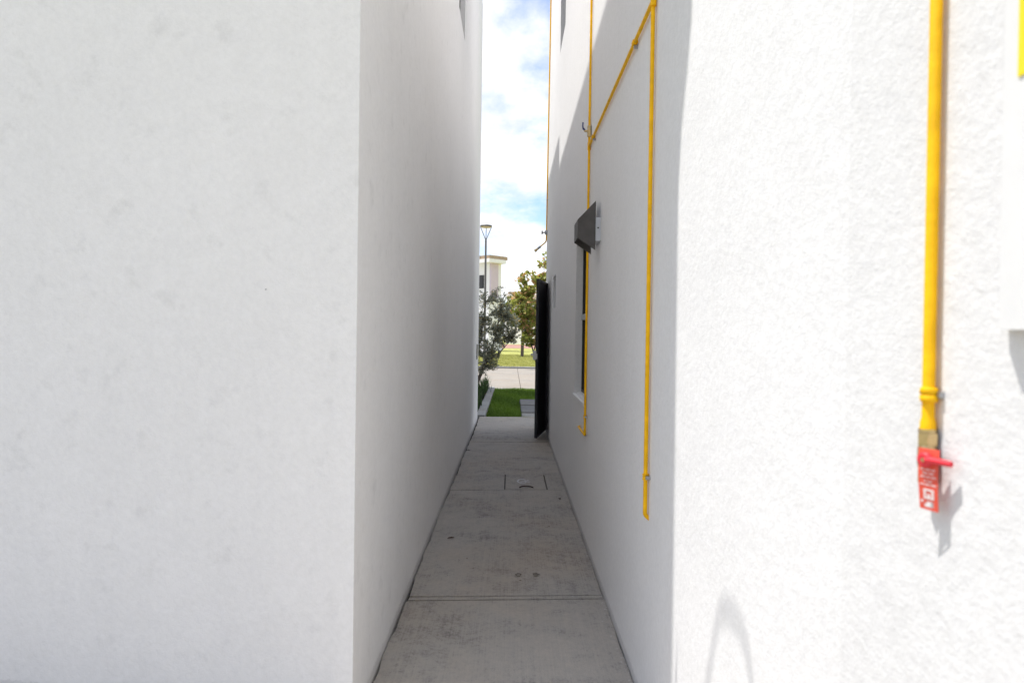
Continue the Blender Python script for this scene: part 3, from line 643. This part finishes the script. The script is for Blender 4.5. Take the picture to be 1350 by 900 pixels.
# strappy planter plants
for i, (x, y, n) in enumerate(((-.70, 13.0, 150), (-.74, 14.2, 150), (-.72, 15.3, 130), (-.68, 17.0, 90), (-.66, 18.0, 70))):
    p = thing('strappy_plant', ('dark green strappy plant nearest the house in the planter', 'dark green strappy plant second from the house in the planter', 'dark green strappy plant at the foot of the olive trunk', 'thin strappy plant just beyond the olive trunk by the kerb', 'sparse strappy plant at the road end of the planter kerb')[i], 'plant', (x, y, -.03), 'planter plants')
    V = []; F = []; cols = []
    for k in range(n):
        a = random.uniform(0, 6.28); ln = random.uniform(.22, .48); sp_ = random.uniform(.25, .8); w = .009; b0 = Vector((x + random.gauss(0, .05), y + random.gauss(0, .22), -.03))
        d = Vector((math.cos(a)*.55, math.sin(a), 0)); s = Vector((-math.sin(a), math.cos(a), 0))
        pts = [b0 + d*ln*sp_*t*t + Vector((0, 0, ln*(t - .35*sp_*t*t))) for t in (0, .4, .75, 1)]
        bb = len(V)
        for q, ww in zip(pts, (1, .9, .6, .05)): V += [q - s*w*ww, q + s*w*ww]
        for q in range(3): F.append((bb+2*q, bb+2*q+1, bb+2*q+3, bb+2*q+2))
        g0 = random.random(); cols.append((.03 + .05*g0, .06 + .08*g0, .015 + .02*g0))
    tris_mesh('leaves', np.array([tuple(q) for q in V]), np.array(F), M['leaf'], np.array(cols), 8, p)

# ------------------------------------------------------------------ street lamp
lp = thing('street_lamp', 'slim grey street lamp with a round disc head on a forked arm', 'street lamp', (-1.19, 30.5, -.06))
LXp, LYp = -1.19, 30.5
MB().tube([(LXp, LYp, -.06), (LXp, LYp, 2.5), (LXp, LYp, 5.62)], [.06, .05, .042], 12).build('post', M['lamp_grey'], lp)
MB().tube([(LXp, LYp, -.06), (LXp, LYp, .1)], .11, 14).build('base', M['lamp_grey'], lp)
for a in (0, 180, 90): MB().tube([(LXp, LYp, 5.60), (LXp + .245*math.cos(R(a)), LYp + .245*math.sin(R(a)), 6.20)], .016, 8).build('fork_arm', M['lamp_grey'], lp)
hd = MB().tube([(LXp, LYp, 6.20), (LXp, LYp, 6.23), (LXp, LYp, 6.27), (LXp, LYp, 6.29)], [.25, .27, .26, .16], 28).build('lamp_head', M['lamp_grey'], lp)
MB().tube([(LXp, LYp, 6.165), (LXp, LYp, 6.199)], [.20, .235], 28).build('lens', M['lamp_lens'], hd)

# ------------------------------------------------------------------ far houses
def far_house(label, cx, cy, rot, w, d, h, roof=True):
    t = thing('house', label, 'house', (cx, cy, -.05), 'houses across the park'); c, s = math.cos(rot), math.sin(rot)
    def P(mb): mb.v = [(cx + x*c - y*s, cy + x*s + y*c, z) for x, y, z in mb.v]; return mb
    # local frame: corner at origin, lit facade runs to -x (facing -y), shaded side runs to +y (facing +x)
    P(MB().box(-w, 0, 0, d, -.06, h*.52)).build('wall', M['far_stucco'], t)
    P(MB().box(-w, -.25, .25, d, h*.52, h*.93)).build('upper_wall', M['far_stucco'], t)
    P(MB().box(-w, .12, -.12, d, h*.52 + .005, h*.52 + .28)).build('ledge', M['far_stucco'], t)
    P(MB().box(-w, .35, -.35, d, h*.925, h*.962)).build('eave', M['far_stucco'], t)
    for k in range(int(w/1.05)):
        P(MB().box(-1.0 - k*1.05 + .0, .28 - k*1.05, -.28, .9, h*.963, h*1.0)).build('roof_tile', M['terracotta'], t)
    for k in range(max(1, int(d/1.8))): P(MB().box(-.7, .28, .95 + k*1.05, 1.95 + k*1.05, h*.963, h*1.0)).build('roof_tile', M['terracotta'], t)
    for k in range(4):
        x = -1.1 - k*2.3
        if -x + .8 > w: break
        o = P(MB().box(x - .55, x + .15, .20, .28, h*.66, h*.80)).build('window', M['dark'], t); P(MB().box(x - .48, x + .08, .17, .21, h*.67, h*.79)).build('pane', M['glass'], o)
        o = P(MB().box(x - .75, x + .35, -.05, .04, h*.10, h*.36)).build('window', M['dark'], t); P(MB().box(x - .66, x + .26, -.08, -.04, h*.11, h*.35)).build('pane', M['glass'], o)
    P(MB().box(-.26, -.08, .3, d*.7, h*.56, h*.925)).build('shade_tinted_side', M['lavender_shade'], t)  # lavender colour paints the shaded side of the white house
    return t
far_house('white two storey house with brown tiled eave behind the street lamp', -2.0, 60, R(-45), 9, 1.7, 8.35)
far_house('white house far beyond the park behind the young tree', 9.5, 100, R(-30), 12, 9, 8.0)
